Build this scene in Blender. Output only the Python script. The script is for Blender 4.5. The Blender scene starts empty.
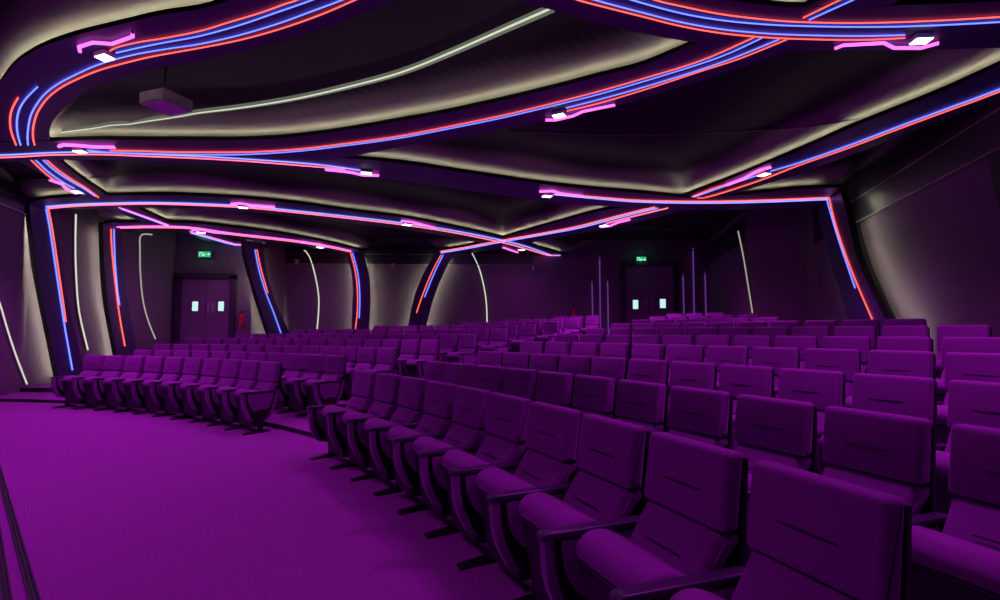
import bpy, bmesh, math, random
import numpy as np
from mathutils import Vector
random.seed(4)
PI = math.pi
sc = bpy.context.scene
COL = sc.collection

# ------------------------------------------------------------------ camera
F = 517.0                      # focal length in pixels of a 1000 x 600 frame
CAMZ = 1.42
PITCH = math.atan(31.8 / F)
cam_d = bpy.data.cameras.new('camera')
cam_d.sensor_width = 36.0
cam_d.lens = 36.0 * F / 1000.0
cam_d.clip_start = 0.05
cam = bpy.data.objects.new('camera', cam_d)
cam.location = (0, 0, CAMZ)
cam.rotation_euler = (PI / 2 + PITCH, 0, 0)
COL.objects.link(cam)
sc.camera = cam
CP, SP = math.cos(PITCH), math.sin(PITCH)

def ray(u, v):
    x = (u - 500.0) / F
    y = (300.0 - v) / F
    return Vector((x, CP - y * SP, SP + y * CP))

def at_z(u, v, z):
    d = ray(u, v)
    t = (z - CAMZ) / d.z
    return Vector((d.x * t, d.y * t, z))

# ------------------------------------------------------------------ materials
def new_mat(name):
    m = bpy.data.materials.new(name)
    m.use_nodes = True
    nt = m.node_tree
    b = nt.nodes['Principled BSDF']
    return m, nt, b

def plain(name, col, rough=0.6, metal=0.0, spec=0.5):
    m, nt, b = new_mat(name)
    b.inputs['Base Color'].default_value = (*col, 1)
    b.inputs['Roughness'].default_value = rough
    b.inputs['Metallic'].default_value = metal
    b.inputs['Specular IOR Level'].default_value = spec
    return m

def textured(name, c1, c2, scale, rough=0.9, bump=0.0, spec=0.3, stretch=(1, 1, 1), detail=3.0):
    m, nt, b = new_mat(name)
    tc = nt.nodes.new('ShaderNodeTexCoord')
    mp = nt.nodes.new('ShaderNodeMapping')
    mp.inputs['Scale'].default_value = stretch
    nz = nt.nodes.new('ShaderNodeTexNoise')
    nz.inputs['Scale'].default_value = scale
    nz.inputs['Detail'].default_value = detail
    rp = nt.nodes.new('ShaderNodeValToRGB')
    rp.color_ramp.elements[0].position = 0.35
    rp.color_ramp.elements[1].position = 0.65
    rp.color_ramp.elements[0].color = (*c1, 1)
    rp.color_ramp.elements[1].color = (*c2, 1)
    nt.links.new(tc.outputs['Object'], mp.inputs['Vector'])
    nt.links.new(mp.outputs['Vector'], nz.inputs['Vector'])
    nt.links.new(nz.outputs['Fac'], rp.inputs['Fac'])
    nt.links.new(rp.outputs['Color'], b.inputs['Base Color'])
    b.inputs['Roughness'].default_value = rough
    b.inputs['Specular IOR Level'].default_value = spec
    if bump:
        bp = nt.nodes.new('ShaderNodeBump')
        bp.inputs['Strength'].default_value = bump
        bp.inputs['Distance'].default_value = 0.01
        nt.links.new(nz.outputs['Fac'], bp.inputs['Height'])
        nt.links.new(bp.outputs['Normal'], b.inputs['Normal'])
    return m

def emit(name, col, strength):
    m, nt, b = new_mat(name)
    b.inputs['Base Color'].default_value = (0.02, 0.02, 0.02, 1)
    b.inputs['Emission Color'].default_value = (*col, 1)
    b.inputs['Emission Strength'].default_value = strength
    return m

M = {
    'carpet': textured('purple_carpet', (0.26, 0.085, 0.30), (0.40, 0.13, 0.46), 70, 0.95, 0.5, 0.1, detail=5),
    'fabric': textured('purple_seat_fabric', (0.29, 0.075, 0.35), (0.34, 0.09, 0.41), 220, 0.85, 0.15, 0.25),
    'seam': plain('dark_seam', (0.06, 0.015, 0.08), 0.9),
    'shell': plain('dark_plastic_shell', (0.022, 0.018, 0.04), 0.5),
    'skirt': plain('violet_black_skirt', (0.055, 0.022, 0.075), 0.6),
    'cap': plain('armrest_polymer', (0.075, 0.055, 0.11), 0.32),
    'black': plain('black_steel', (0.012, 0.01, 0.016), 0.4),
    'wall': textured('plum_wall_fabric', (0.195, 0.150, 0.21), (0.215, 0.165, 0.23), 30, 0.85, 0.0, 0.3),
    'frieze': plain('glossy_dark_frieze', (0.02, 0.018, 0.04), 0.42),
    'ceil0': textured('ceiling_cloth_panel', (0.135, 0.12, 0.125), (0.15, 0.135, 0.14), 14, 0.8, 0.0, 0.2),
    'band': plain('satin_violet_band', (0.07, 0.045, 0.16), 0.45),
    'rim': plain('band_rim_black', (0.01, 0.009, 0.012), 0.5),
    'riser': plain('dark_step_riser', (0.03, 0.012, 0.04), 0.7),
    'door': textured('dark_door_veneer', (0.25, 0.16, 0.29), (0.28, 0.18, 0.32), 6, 0.5, 0, 0.4, (6, 6, 1)),
    'frame': plain('dark_door_frame', (0.06, 0.042, 0.075), 0.5),
    'steel': plain('brushed_steel', (0.75, 0.62, 0.85), 0.4, 0.0),
    'white': plain('fixture_housing', (0.5, 0.5, 0.5), 0.45),
    'redpaint': plain('red_enamel', (0.75, 0.04, 0.05), 0.3),
    'box': plain('grey_speaker_cabinet', (0.32, 0.22, 0.36), 0.5),
    'grille': textured('speaker_grille', (0.60, 0.42, 0.68), (0.75, 0.52, 0.82), 90, 0.5),
    'aluminium': plain('anodised_trim', (0.3, 0.26, 0.28), 0.4, 0.3),
    'slotbody': plain('pale_slot_reveal', (0.6, 0.6, 0.55), 0.6),
    'red': emit('red_led', (1.0, 0.085, 0.06), 2.6),
    'blue': emit('blue_led', (0.085, 0.13, 1.0), 3.4),
    'redhot': emit('bright_red_led', (1.0, 0.12, 0.16), 3.0),
    'bluehot': emit('bright_blue_led', (0.15, 0.17, 1.0), 3.4),
    'pink': emit('pink_neon', (1.0, 0.14, 0.82), 2.0),
    'cove': emit('warm_cove_led', (1.0, 0.91, 0.64), 14.0),
    'halo': emit('warm_halo_led', (1.0, 0.96, 0.66), 25.0),
    'slot': emit('white_slot_led', (0.93, 1.0, 0.78), 0.75),
    'slotdim': emit('white_slot_led_dim', (0.95, 0.93, 0.75), 0.40),
    'ribbon': emit('ribbon_slot_glow', (0.85, 0.92, 0.72), 0.13),
    'tubeglow': emit('faint_violet_tube', (0.34, 0.09, 0.60), 0.30),
    'lens': emit('fixture_lens', (1.0, 0.96, 0.98), 4.0),
    'exit': emit('exit_green', (0.02, 0.75, 0.30), 0.55),
    'exitw': emit('exit_pictogram', (0.6, 1.0, 0.85), 1.0),
    'pane': emit('lit_corridor_pane', (0.62, 0.95, 0.92), 0.95),
}

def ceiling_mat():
    # black-violet acoustic cloth, pale along every light band; the cove glow's fade is painted in
    m, nt, b = new_mat('ceiling_cloth_glow_fade')
    at = nt.nodes.new('ShaderNodeAttribute'); at.attribute_name = 'glow_fade'
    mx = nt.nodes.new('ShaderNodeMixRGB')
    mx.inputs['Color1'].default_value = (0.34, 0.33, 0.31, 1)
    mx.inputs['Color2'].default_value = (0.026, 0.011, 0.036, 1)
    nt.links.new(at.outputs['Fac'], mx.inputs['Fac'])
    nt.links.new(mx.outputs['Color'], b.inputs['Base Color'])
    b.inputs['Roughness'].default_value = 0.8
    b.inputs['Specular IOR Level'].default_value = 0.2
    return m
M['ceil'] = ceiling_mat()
def sheen(m, w, r, tint):
    b = M[m].node_tree.nodes['Principled BSDF']
    b.inputs['Sheen Weight'].default_value = w
    b.inputs['Sheen Roughness'].default_value = r
    b.inputs['Sheen Tint'].default_value = (*tint, 1)
sheen('fabric', 0.55, 0.35, (0.9, 0.4, 1.0))

# ------------------------------------------------------------------ object helpers
def obj(name, bm, mats, parent=None, smooth=False):
    me = bpy.data.meshes.new(name)
    bm.normal_update()
    bm.to_mesh(me)
    bm.free()
    if not isinstance(mats, (list, tuple)):
        mats = [mats]
    for m in mats:
        me.materials.append(M[m])
    if smooth:
        me.polygons.foreach_set('use_smooth', [True] * len(me.polygons))
    o = bpy.data.objects.new(name, me)
    COL.objects.link(o)
    if parent is not None:
        o.parent = parent
    return o

def tag(o, label=None, cat=None, group=None, kind=None):
    if label: o['label'] = label
    if cat: o['category'] = cat
    if group: o['group'] = group
    if kind: o['kind'] = kind
    return o

def empty(name, label, cat, loc=(0, 0, 0), rotz=0.0, group=None):
    o = bpy.data.objects.new(name, None)
    o.empty_display_size = 0.1
    COL.objects.link(o)
    o.location = loc
    o.rotation_euler = (0, 0, rotz)
    return tag(o, label, cat, group)

def add_box(bm, c, s, mat=0, frame=None):
    cx, cy, cz = c
    hx, hy, hz = s[0] / 2, s[1] / 2, s[2] / 2
    vs = []
    for dz in (-hz, hz):
        for dx, dy in ((-hx, -hy), (hx, -hy), (hx, hy), (-hx, hy)):
            p = Vector((cx + dx, cy + dy, cz + dz))
            if frame: p = frame(p)
            vs.append(bm.verts.new(p))
    for f in ((3, 2, 1, 0), (4, 5, 6, 7), (0, 1, 5, 4), (1, 2, 6, 5), (2, 3, 7, 6), (3, 0, 4, 7)):
        bm.faces.new([vs[i] for i in f]).material_index = mat

def bev(bm, off, seg=2):
    bmesh.ops.bevel(bm, geom=list(bm.edges), offset=off, segments=seg, affect='EDGES', profile=0.6)

def add_tube(bm, pts, rad, n=8, mat=0, cap=True):
    pts = [Vector(p) for p in pts]
    rings = []
    for i, p in enumerate(pts):
        a = pts[max(i - 1, 0)]; b = pts[min(i + 1, len(pts) - 1)]
        t = (b - a).normalized()
        up = Vector((0, 0, 1)) if abs(t.z) < 0.9 else Vector((0, 1, 0))
        s = t.cross(up).normalized(); w = s.cross(t)
        r = rad[i] if isinstance(rad, (list, tuple)) else rad
        rings.append([bm.verts.new(p + (s * math.cos(2 * PI * k / n) + w * math.sin(2 * PI * k / n)) * r) for k in range(n)])
    for A, B in zip(rings[:-1], rings[1:]):
        for k in range(n):
            f = bm.faces.new((A[k], A[(k + 1) % n], B[(k + 1) % n], B[k])); f.material_index = mat; f.smooth = True
    if cap:
        bm.faces.new(rings[0][::-1]).material_index = mat
        bm.faces.new(rings[-1]).material_index = mat

def add_cyl(bm, p0, p1, r, n=16, mat=0):
    add_tube(bm, [p0, p1], r, n, mat)

def poly_prism(bm, pts, x0, x1, mat=0):
    """(y,z) outline extruded along x"""
    a = [bm.verts.new((x0, y, z)) for y, z in pts]
    b = [bm.verts.new((x1, y, z)) for y, z in pts]
    n = len(pts)
    fs = [bm.faces.new(a), bm.faces.new(b[::-1])]
    for i in range(n):
        fs.append(bm.faces.new((a[i], b[i], b[(i + 1) % n], a[(i + 1) % n])))
    for f in fs: f.material_index = mat

def round_poly(pts, rads, seg=3):
    out = []
    n = len(pts)
    for i in range(n):
        p = Vector(pts[i]); a = Vector(pts[i - 1]); b = Vector(pts[(i + 1) % n])
        r = rads[i] if isinstance(rads, (list, tuple)) else rads
        if r <= 0: out.append(tuple(p)); continue
        da, db = (a - p), (b - p)
        q = min(r, da.length * 0.48, db.length * 0.48)
        s = p + da.normalized() * q; e = p + db.normalized() * q
        for k in range(seg + 1):
            t = k / seg
            out.append(tuple(s * (1 - t) ** 2 + p * 2 * t * (1 - t) + e * t * t))
    return out

def inset_poly(pts, d):
    out = []
    n = len(pts)
    area = sum(pts[i - 1][0] * pts[i][1] - pts[i][0] * pts[i - 1][1] for i in range(n))
    sg = 1 if area > 0 else -1
    for i in range(n):
        a = Vector(pts[i - 1]); p = Vector(pts[i]); b = Vector(pts[(i + 1) % n])
        t = (b - a)
        if t.length < 1e-9: out.append(tuple(p)); continue
        t.normalize()
        nrm = Vector((-t.y, t.x)) * sg
        out.append(tuple(p + nrm * d))
    return out

def cushion(bm, prof, hw, r, mat=0, taper=None):
    """rounded pad: side outline (y,z) swept across x with soft ends"""
    cols = []
    for k in range(4):
        ph = PI / 2 * k / 3
        cols.append((-hw + r * (1 - math.cos(ph)), r * (1 - math.sin(ph))))
    cols = cols + [(-x, i) for x, i in cols[::-1]]
    rings = []
    for x, ins in cols:
        pr = inset_poly(prof, ins)
        rings.append([bm.verts.new((x * (taper(y, z) if taper else 1.0), y, z)) for y, z in pr])
    n = len(prof)
    for A, B in zip(rings[:-1], rings[1:]):
        for i in range(n):
            f = bm.faces.new((A[i], B[i], B[(i + 1) % n], A[(i + 1) % n])); f.smooth = True; f.material_index = mat
    bm.faces.new(rings[0]).material_index = mat
    bm.faces.new(rings[-1][::-1]).material_index = mat
    bmesh.ops.recalc_face_normals(bm, faces=list(bm.faces))

# ------------------------------------------------------------------ plan of the room
ZB = 4.30                                   # underside of the ceiling bands
PLAN = [(4.3, -0.6), (8.25, 13.4), (6.98, 14.6), (7.85, 19.4), (2.0, 19.3), (-7.9, 18.9), (-8.2, 17.0), (-10.75, 17.0),
        (-10.75, 14.0), (-10.9, 11.9), (-8.9, 6.2)]
SEGS = list(zip(PLAN[:-1], PLAN[1:]))

def seg_normal(s):
    (x0, y0), (x1, y1) = s
    n = Vector((-(y1 - y0), x1 - x0)).normalized()      # towards the room (plan runs anticlockwise)
    return n

def wall_hit(u, v, off=0.0, seg=None):
    """pixel -> point on the walls, moved `off` metres into the room"""
    d = ray(u, v)
    best = None
    for i, s in enumerate(SEGS):
        if seg is not None and i != seg: continue
        n = seg_normal(s)
        p0 = Vector(s[0])
        den = n.x * d.x + n.y * d.y
        if abs(den) < 1e-6: continue
        for o in (0.0,):
            t = (n.dot(p0)) / den
            if t <= 0: continue
            q = Vector((d.x * t, d.y * t))
            e = Vector(s[1]) - p0
            w = (q - p0).dot(e) / e.length_squared
            if (-0.001 <= w <= 1.001 or seg is not None) and (best is None or t < best[0]):
                best = (t, i)
    t0, i = best
    n = seg_normal(SEGS[i]); p0 = Vector(SEGS[i][0])
    t = (n.dot(p0) + off) / (n.x * d.x + n.y * d.y)
    return Vector((d.x * t, d.y * t, CAMZ + d.z * t)), i

# ------------------------------------------------------------------ rows of seats (arcs about one centre)
CX, CY = -11.896, -2.96
RR = [13.642, 14.735, 15.802, 16.867, 17.957, 19.131, 20.297, 21.494, 22.701, 23.906]
TOPA = [0.445, 0.3845, 0.2838, 0.1542, 0.0454, -0.0773, -0.1857, -0.2877, -0.3892, -0.4994]
TA = [1.2113, 1.2117, 1.1752, 1.1431, 1.1139, 1.0855, 1.0329, 0.9063, 0.866, 0.809]
NA = [10, 11, 11, 11, 11, 11, 10, 6, 5, 3]
TB = [0.6499, 0.6533, 0.6551, 0.6566, 0.6596, 0.6566, 0.6568, 0.654, 0.6537, 0.6536]
NB = [10, 11, 13, 14, 14, 13, 10, 6, 5, 3]
PITCHS = 0.56
FZ = [TOPA[0] - a for a in TOPA]             # floor height of each row
HEAD = CAMZ - TOPA[0]                         # height of the seat tops
STEPR = [13.72] + [RR[i] - 1.0 for i in range(2, 10)] + [24.6]   # radius of each riser
STEPZ = FZ[1:] + [FZ[-1] + 0.10]

# ------------------------------------------------------------------ floor and seating tiers
def polar(r, t): return (CX + r * math.sin(t), CY + r * math.cos(t))
def wall_r(t):
    """distance from the arc centre to the outer wall in direction t"""
    d = Vector((math.sin(t), math.cos(t))); c = Vector((CX, CY)); best = 40.0
    for s in SEGS[:5]:
        n = seg_normal(s); den = n.dot(d)
        if abs(den) < 1e-6: continue
        k = n.dot(Vector(s[0]) - c) / den
        q = c + d * k; e = Vector(s[1]) - Vector(s[0])
        w = (q - Vector(s[0])).dot(e) / e.length_squared
        if k > 0 and -0.02 <= w <= 1.02: best = min(best, k)
    return best + 0.12

bm = bmesh.new()
add_box(bm, (-2.0, 7.5, -0.1), (24, 27, 0.2), 0)
ts = [0.07 + (1.75 - 0.07) * k / 110 for k in range(111)]
for i, r0 in enumerate(STEPR):
    r1 = STEPR[i + 1] if i + 1 < len(STEPR) else 32.0
    z1 = STEPZ[i]; z0 = STEPZ[i - 1] if i else 0.0
    prev = None
    for t in ts:
        w = wall_r(t)
        a, b = min(r0, w), min(r1, w)
        pa, pb = polar(a, t), polar(b, t)
        cur = (bm.verts.new((*pa, z0 - 0.02)), bm.verts.new((*pa, z1)), bm.verts.new((*pb, z1)))
        if prev:
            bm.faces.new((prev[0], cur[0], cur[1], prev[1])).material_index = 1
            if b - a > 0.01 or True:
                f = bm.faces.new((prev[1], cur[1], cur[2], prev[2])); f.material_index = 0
        prev = cur
bmesh.ops.recalc_face_normals(bm, faces=list(bm.faces))
for f in bm.faces:
    if f.normal.z < -0.5 and f.calc_center_median().z > -0.05: f.normal_flip()
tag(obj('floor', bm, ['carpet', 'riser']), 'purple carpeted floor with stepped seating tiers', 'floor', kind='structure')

# two dark metal tracks let into the carpet in front of the stage
def track(name, right, left, label):
    pts = [at_z(u, v, 0.0) for u, v in right] + [at_z(u, v, 0.0) for u, v in left]
    d = (pts[0] - pts[1]).normalized()
    wv = Vector((d.y, -d.x, 0))
    w = max(0.03, abs((pts[2] - pts[1]).dot(wv)))
    sgn = 1 if (pts[2] - pts[1]).dot(wv) > 0 else -1
    p0 = pts[1] - d * 1.4; p1 = pts[0] + d * 2.5
    bm = bmesh.new()
    for (a, b, h, mi) in ((0.0, 0.18, 0.016, 1), (0.18, 0.45, 0.006, 0), (0.45, 0.58, 0.014, 1), (0.58, 0.86, 0.006, 0), (0.86, 1.0, 0.014, 1)):
        q = [p0 + wv * sgn * w * a, p0 + wv * sgn * w * b, p1 + wv * sgn * w * b, p1 + wv * sgn * w * a]
        lo = [bm.verts.new((x.x, x.y, -0.01)) for x in q]; hi = [bm.verts.new((x.x, x.y, h)) for x in q]
        bm.faces.new(hi).material_index = mi
        for k in range(4): bm.faces.new((lo[k], lo[(k + 1) % 4], hi[(k + 1) % 4], hi[k])).material_index = mi
    bmesh.ops.recalc_face_normals(bm, faces=list(bm.faces))
    tag(obj(name, bm, ['black', 'frieze']), label, 'floor track', kind='structure')
track('trim_1', [(0, 465), (40, 600)], [(27.5, 600)], 'dark twin-rail floor track nearest the seats')
track('trim_2', [(0, 527), (12, 600)], [(1, 600)], 'dark floor track nearest the stage edge')

# ------------------------------------------------------------------ walls
WH = 5.1
def wall_obj(name, segs, label):
    bm = bmesh.new()
    for i in segs:
        s = SEGS[i]; n = seg_normal(s)
        a, b = Vector(s[0]), Vector(s[1])
        e = (b - a).normalized() * 0.02
        a -= e; b += e
        q = [a, b, b - n * 0.2, a - n * 0.2]
        lo = [bm.verts.new((p.x, p.y, -0.05)) for p in q]; hi = [bm.verts.new((p.x, p.y, WH)) for p in q]
        bm.faces.new(hi); bm.faces.new(lo[::-1])
        for k in range(4): bm.faces.new((lo[k], lo[(k + 1) % 4], hi[(k + 1) % 4], hi[k]))
    bmesh.ops.recalc_face_normals(bm, faces=list(bm.faces))
    return tag(obj(name, bm, 'wall'), label, 'wall', kind='structure')
wall_obj('wall_right', [0, 1, 2], 'plum fabric side wall on the right')
wall_obj('wall_back', [3, 4, 5, 6], 'plum fabric rear wall with two double doors')
wall_obj('wall_left', [7, 8, 9], 'plum fabric side wall on the left')

def wall_frame(p, i):
    """local frame on wall segment i at point p: x along wall (to the viewer's right), y out of the room, z up"""
    n = seg_normal(SEGS[i])
    yv = Vector((-n.x, -n.y, 0)); xv = Vector((-n.y, n.x, 0)) * -1
    xv = Vector((yv.y, -yv.x, 0))
    return math.atan2(xv.y, xv.x)

# glossy frieze under the ceiling
def frieze(name, i, z0, z1, label, w0=0.0, w1=1.0, proud=0.05):
    s = SEGS[i]; n = seg_normal(s); n3 = Vector((n.x, n.y, 0))
    a = Vector((*s[0], 0)).lerp(Vector((*s[1], 0)), w0); b = Vector((*s[0], 0)).lerp(Vector((*s[1], 0)), w1)
    bm = bmesh.new()
    def slab(za, zb, d0, d1, mi):
        q = [a + n3 * d0, b + n3 * d0, b + n3 * d1, a + n3 * d1]
        lo = [bm.verts.new((p.x, p.y, za)) for p in q]; hi = [bm.verts.new((p.x, p.y, zb)) for p in q]
        for f in (hi, lo[::-1]): bm.faces.new(f).material_index = mi
        for k in range(4): bm.faces.new((lo[k], lo[(k + 1) % 4], hi[(k + 1) % 4], hi[k])).material_index = mi
    slab(z0, z1, -0.01, proud, 0)
    slab(z0 - 0.02, z0 + 0.005, -0.01, proud + 0.015, 1)
    slab((z0 + z1) / 2 - 0.01, (z0 + z1) / 2 + 0.01, -0.01, proud + 0.008, 1)
    bmesh.ops.recalc_face_normals(bm, faces=list(bm.faces))
    tag(obj(name, bm, ['frieze', 'aluminium']), label, 'wall trim', kind='structure')
frieze('trim_3', 0, 3.70, ZB + 0.35, 'dark glossy frieze along the top of the right wall')
frieze('trim_4', 4, 3.92, ZB + 0.35, 'dark glossy frieze along the top of the rear wall', 0.08, 1.0)
frieze('trim_5', 9, 4.08, ZB + 0.35, 'dark frieze along the top of the left wall')
frieze('trim_6', 2, 3.95, ZB + 0.35, 'dark frieze along the right wall beyond the light rib')

# ------------------------------------------------------------------ ceiling bands, traced outlines laid on the ceiling plane
BANDS = {
 'loop': dict(dz=0.000,
   A=[(420,-75),(380,-55),(300,-25),(230,0),(200,9),(160,15),(130,22),(100,29),(80,34),(60,40),(40,48),(20,60),(8,72),(-2,88),(-8,105),(-8,125),(0,145),(18,160),(40,173),(62,186),(84,198)],
   B=[(480,-40),(440,-20),(395,0),(380,7),(350,18),(320,30),(280,41),(240,52),(200,61),(160,68),(120,78),(90,89),(70,103),(58,114),(51,126),(50,140),(58,158),(80,177),(110,197)]),
 'looptail': dict(dz=0.002, A=[(112,198),(133,206),(175,225)], B=[(86,198),(108,208),(150,225)]),
 'loopend': dict(dz=0.002, A=[(188,226),(205,233),(235,240),(264,249)], B=[(165,226),(182,233),(210,242),(244,251)]),
 'sweep': dict(dz=-0.012,
   A=[(-60,142),(0,142),(50,141),(100,139.5),(150,140),(200,140),(240,140),(280,138),(320,134),(360,128),(400,121),(450,112),(500,101),(550,89),(600,76),(640,66),(670,54),(698,43),(760,25),(820,0),(880,-30)],
   B=[(-60,163),(0,162),(60,160),(120,160),(200,160),(280,160),(340,158),(400,147),(460,137),(510,128),(560,118),(620,105),(680,87),(740,68),(785,52),(840,28),(900,0),(950,-28)]),
 'cross': dict(dz=-0.006,
   A=[(100,150),(200,152),(300,156),(340,158),(400,163),(480,175),(560,186),(640,193),(690,197.5),(730,195.5),(760,193),(800,189),(841,187.5)],
   B=[(100,160),(200,164),(280,168),(340,175),(400,181),(486,193),(560,203),(640,208),(700,210),(760,209),(818,206)]),
 'spoke': dict(dz=0.003,
   A=[(672,200),(690,194),(740,175),(800,150),(850,128),(890,112),(940,92),(1000,65),(1060,38)],
   B=[(705,203),(740,192),(800,173),(860,152),(910,132),(962,113),(1000,100),(1060,78)]),
 'arc': dict(dz=-0.015,
   A=[(600,-50),(660,-22),(720,-2),(760,4),(800,7),(905,5),(1000,1),(1080,-6)],
   B=[(440,-40),(520,0),(560,12),(600,24),(640,33),(698,43),(760,50),(800,51),(900,50),(1000,48),(1080,44)]),
 'portal': dict(dz=-0.004,
   A=[(28,203),(45,199),(80,196.5),(120,195.5),(160,195),(200,196),(250,199),(300,204),(350,211),(400,217),(450,226),(508,239),(545,249),(570,256)],
   B=[(40,211),(60,210),(100,209),(150,208),(200,209),(250,212),(300,217),(350,223),(400,229),(450,237),(500,247),(540,256),(558,260)]),
 'rear': dict(dz=-0.004,
   A=[(103,223),(150,222),(190,223),(230,227),(270,232),(300,237),(340,245),(366,252)],
   B=[(108,233),(150,232),(190,233),(230,238),(270,242),(300,246),(330,251),(352,254)]),
 'branch': dict(dz=0.001,
   A=[(436,251),(470,245.5),(508,236),(555,223),(600,211),(640,205)],
   B=[(455,255),(500,249),(540,241),(600,230),(650,219),(685,210)]),
}
SLAB = 0.04
LIP = 0.068
def inside_room(p, m=0.03):
    q = Vector((p.x, p.y))
    if q.y > 1.0:
        c = Vector((0.0, 6.0))
        for s in SEGS:
            n = seg_normal(s)
            p0, p1 = Vector(s[0]), Vector(s[1])
            d = q - c
            den = n.dot(d)
            if den >= 0: continue
            k = (n.dot(p0 - c) + m) / den
            w = (c + d * k - p0).dot(p1 - p0) / (p1 - p0).length_squared
            if -0.01 <= w <= 1.01 and 0 < k < 1: q = c + d * k
    return Vector((q.x, q.y, p.z))

def resample(pts, n):
    L = [0.0]
    for a, b in zip(pts[:-1], pts[1:]): L.append(L[-1] + (b - a).length)
    out = []
    for k in range(n):
        t = L[-1] * k / (n - 1)
        j = 0
        while j < len(L) - 2 and L[j + 1] < t: j += 1
        w = (t - L[j]) / max(L[j + 1] - L[j], 1e-9)
        out.append(pts[j].lerp(pts[j + 1], w))
    return out

def smooth_line(pts, it=2):
    for _ in range(it):
        q = [pts[0]]
        for a, b in zip(pts[:-1], pts[1:]):
            q += [a * 0.75 + b * 0.25, a * 0.25 + b * 0.75]
        q.append(pts[-1]); pts = q
    return pts

def dense(px, per=8):
    """densify a pixel polyline with a Catmull-Rom spline"""
    P = [Vector(p) for p in px]
    if len(P) < 3:
        return [P[0].lerp(P[1], k / 6) for k in range(7)]
    out = []
    for i in range(len(P) - 1):
        p0 = P[max(i - 1, 0)]; p1 = P[i]; p2 = P[i + 1]; p3 = P[min(i + 2, len(P) - 1)]
        for k in range(per):
            t = k / per
            out.append(0.5 * ((2 * p1) + (-p0 + p2) * t + (2 * p0 - 5 * p1 + 4 * p2 - p3) * t * t + (-p0 + 3 * p1 - 3 * p2 + p3) * t ** 3))
    out.append(P[-1])
    return out

for k, b in BANDS.items():
    z = ZB + b['dz']
    n = 14 * max(len(b['A']), len(b['B'])) // 3 + 6
    b['a3'] = resample([inside_room(at_z(u, v, z)) for u, v in dense(b['A'])], n)
    b['b3'] = resample([inside_room(at_z(u, v, z)) for u, v in dense(b['B'])], n)

# height field of the ceiling cloth: low over the bands, vaulting up between them
GS = 0.065
GX = np.arange(-11.6, 9.01, GS); GY = np.arange(-4.0, 20.01, GS)
XX, YY = np.meshgrid(GX, GY, indexing='ij')
D = np.full(XX.shape, 9.0)
for k, b in BANDS.items():
    a = np.array([(p.x, p.y) for p in b['a3']]); c = np.array([(p.x, p.y) for p in b['b3']])
    inside = np.zeros(XX.shape, bool)
    for i in range(len(a) - 1):
        quad = [a[i], a[i + 1], c[i + 1], c[i]]
        ins = None
        sgn = []
        for j in range(4):
            p, q = quad[j], quad[(j + 1) % 4]
            sgn.append((q[0] - p[0]) * (YY - p[1]) - (q[1] - p[1]) * (XX - p[0]))
        s = np.array(sgn)
        inside |= np.all(s >= -1e-6, axis=0) | np.all(s <= 1e-6, axis=0)
    ring = np.vstack([a, c[::-1], a[:1]])
    d = np.full(XX.shape, 9.0)
    for p, q in zip(ring[:-1], ring[1:]):
        e = q - p; L2 = (e ** 2).sum()
        if L2 < 1e-9: continue
        w = np.clip(((XX - p[0]) * e[0] + (YY - p[1]) * e[1]) / L2, 0, 1)
        d = np.minimum(d, np.hypot(XX - p[0] - w * e[0], YY - p[1] - w * e[1]))
    d[inside] = 0
    D = np.minimum(D, d)
ZG = ZB + 0.135 + 0.45 * (1 - np.exp(-(D / 0.27) ** 1.4)) 
def ceil_z(x, y):
    i = min(max((x - GX[0]) / GS, 0), len(GX) - 1.001); j = min(max((y - GY[0]) / GS, 0), len(GY) - 1.001)
    i0, j0 = int(i), int(j); fi, fj = i - i0, j - j0
    return float(ZG[i0, j0] * (1 - fi) * (1 - fj) + ZG[i0 + 1, j0] * fi * (1 - fj) + ZG[i0, j0 + 1] * (1 - fi) * fj + ZG[i0 + 1, j0 + 1] * fi * fj)
def at_ceiling(u, v, drop=0.0):
    z = ZB + 0.5
    for _ in range(25):
        p = at_z(u, v, z)
        z = 0.5 * z + 0.5 * (ceil_z(p.x, p.y) - drop)
    return at_z(u, v, z)
nx, ny = len(GX), len(GY)
me = bpy.data.meshes.new('ceiling')
verts = np.stack([XX, YY, ZG], -1).reshape(-1, 3)
idx = np.arange(nx * ny).reshape(nx, ny)
faces = np.stack([idx[:-1, :-1], idx[:-1, 1:], idx[1:, 1:], idx[1:, :-1]], -1).reshape(-1, 4)
me.from_pydata(verts.tolist(), [], faces.tolist())
me.polygons.foreach_set('use_smooth', [True] * len(me.polygons))
WAV = 0.17 + 0.035 * np.sin(XX * 1.9 + 0.7 * YY) + 0.03 * np.sin(YY * 2.3 - 1.1 * XX)  # wavy line where the painted cove glow fades into dark cloth
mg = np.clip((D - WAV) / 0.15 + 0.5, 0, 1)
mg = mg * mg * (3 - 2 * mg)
me.attributes.new('glow_fade', 'FLOAT', 'POINT').data.foreach_set('value', mg.reshape(-1).astype(np.float32))
me.materials.append(M['ceil'])
ceiling = bpy.data.objects.new('ceiling', me); COL.objects.link(ceiling)
tag(ceiling, 'dark vaulted cloth ceiling between the light bands', 'ceiling', kind='structure')

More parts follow.
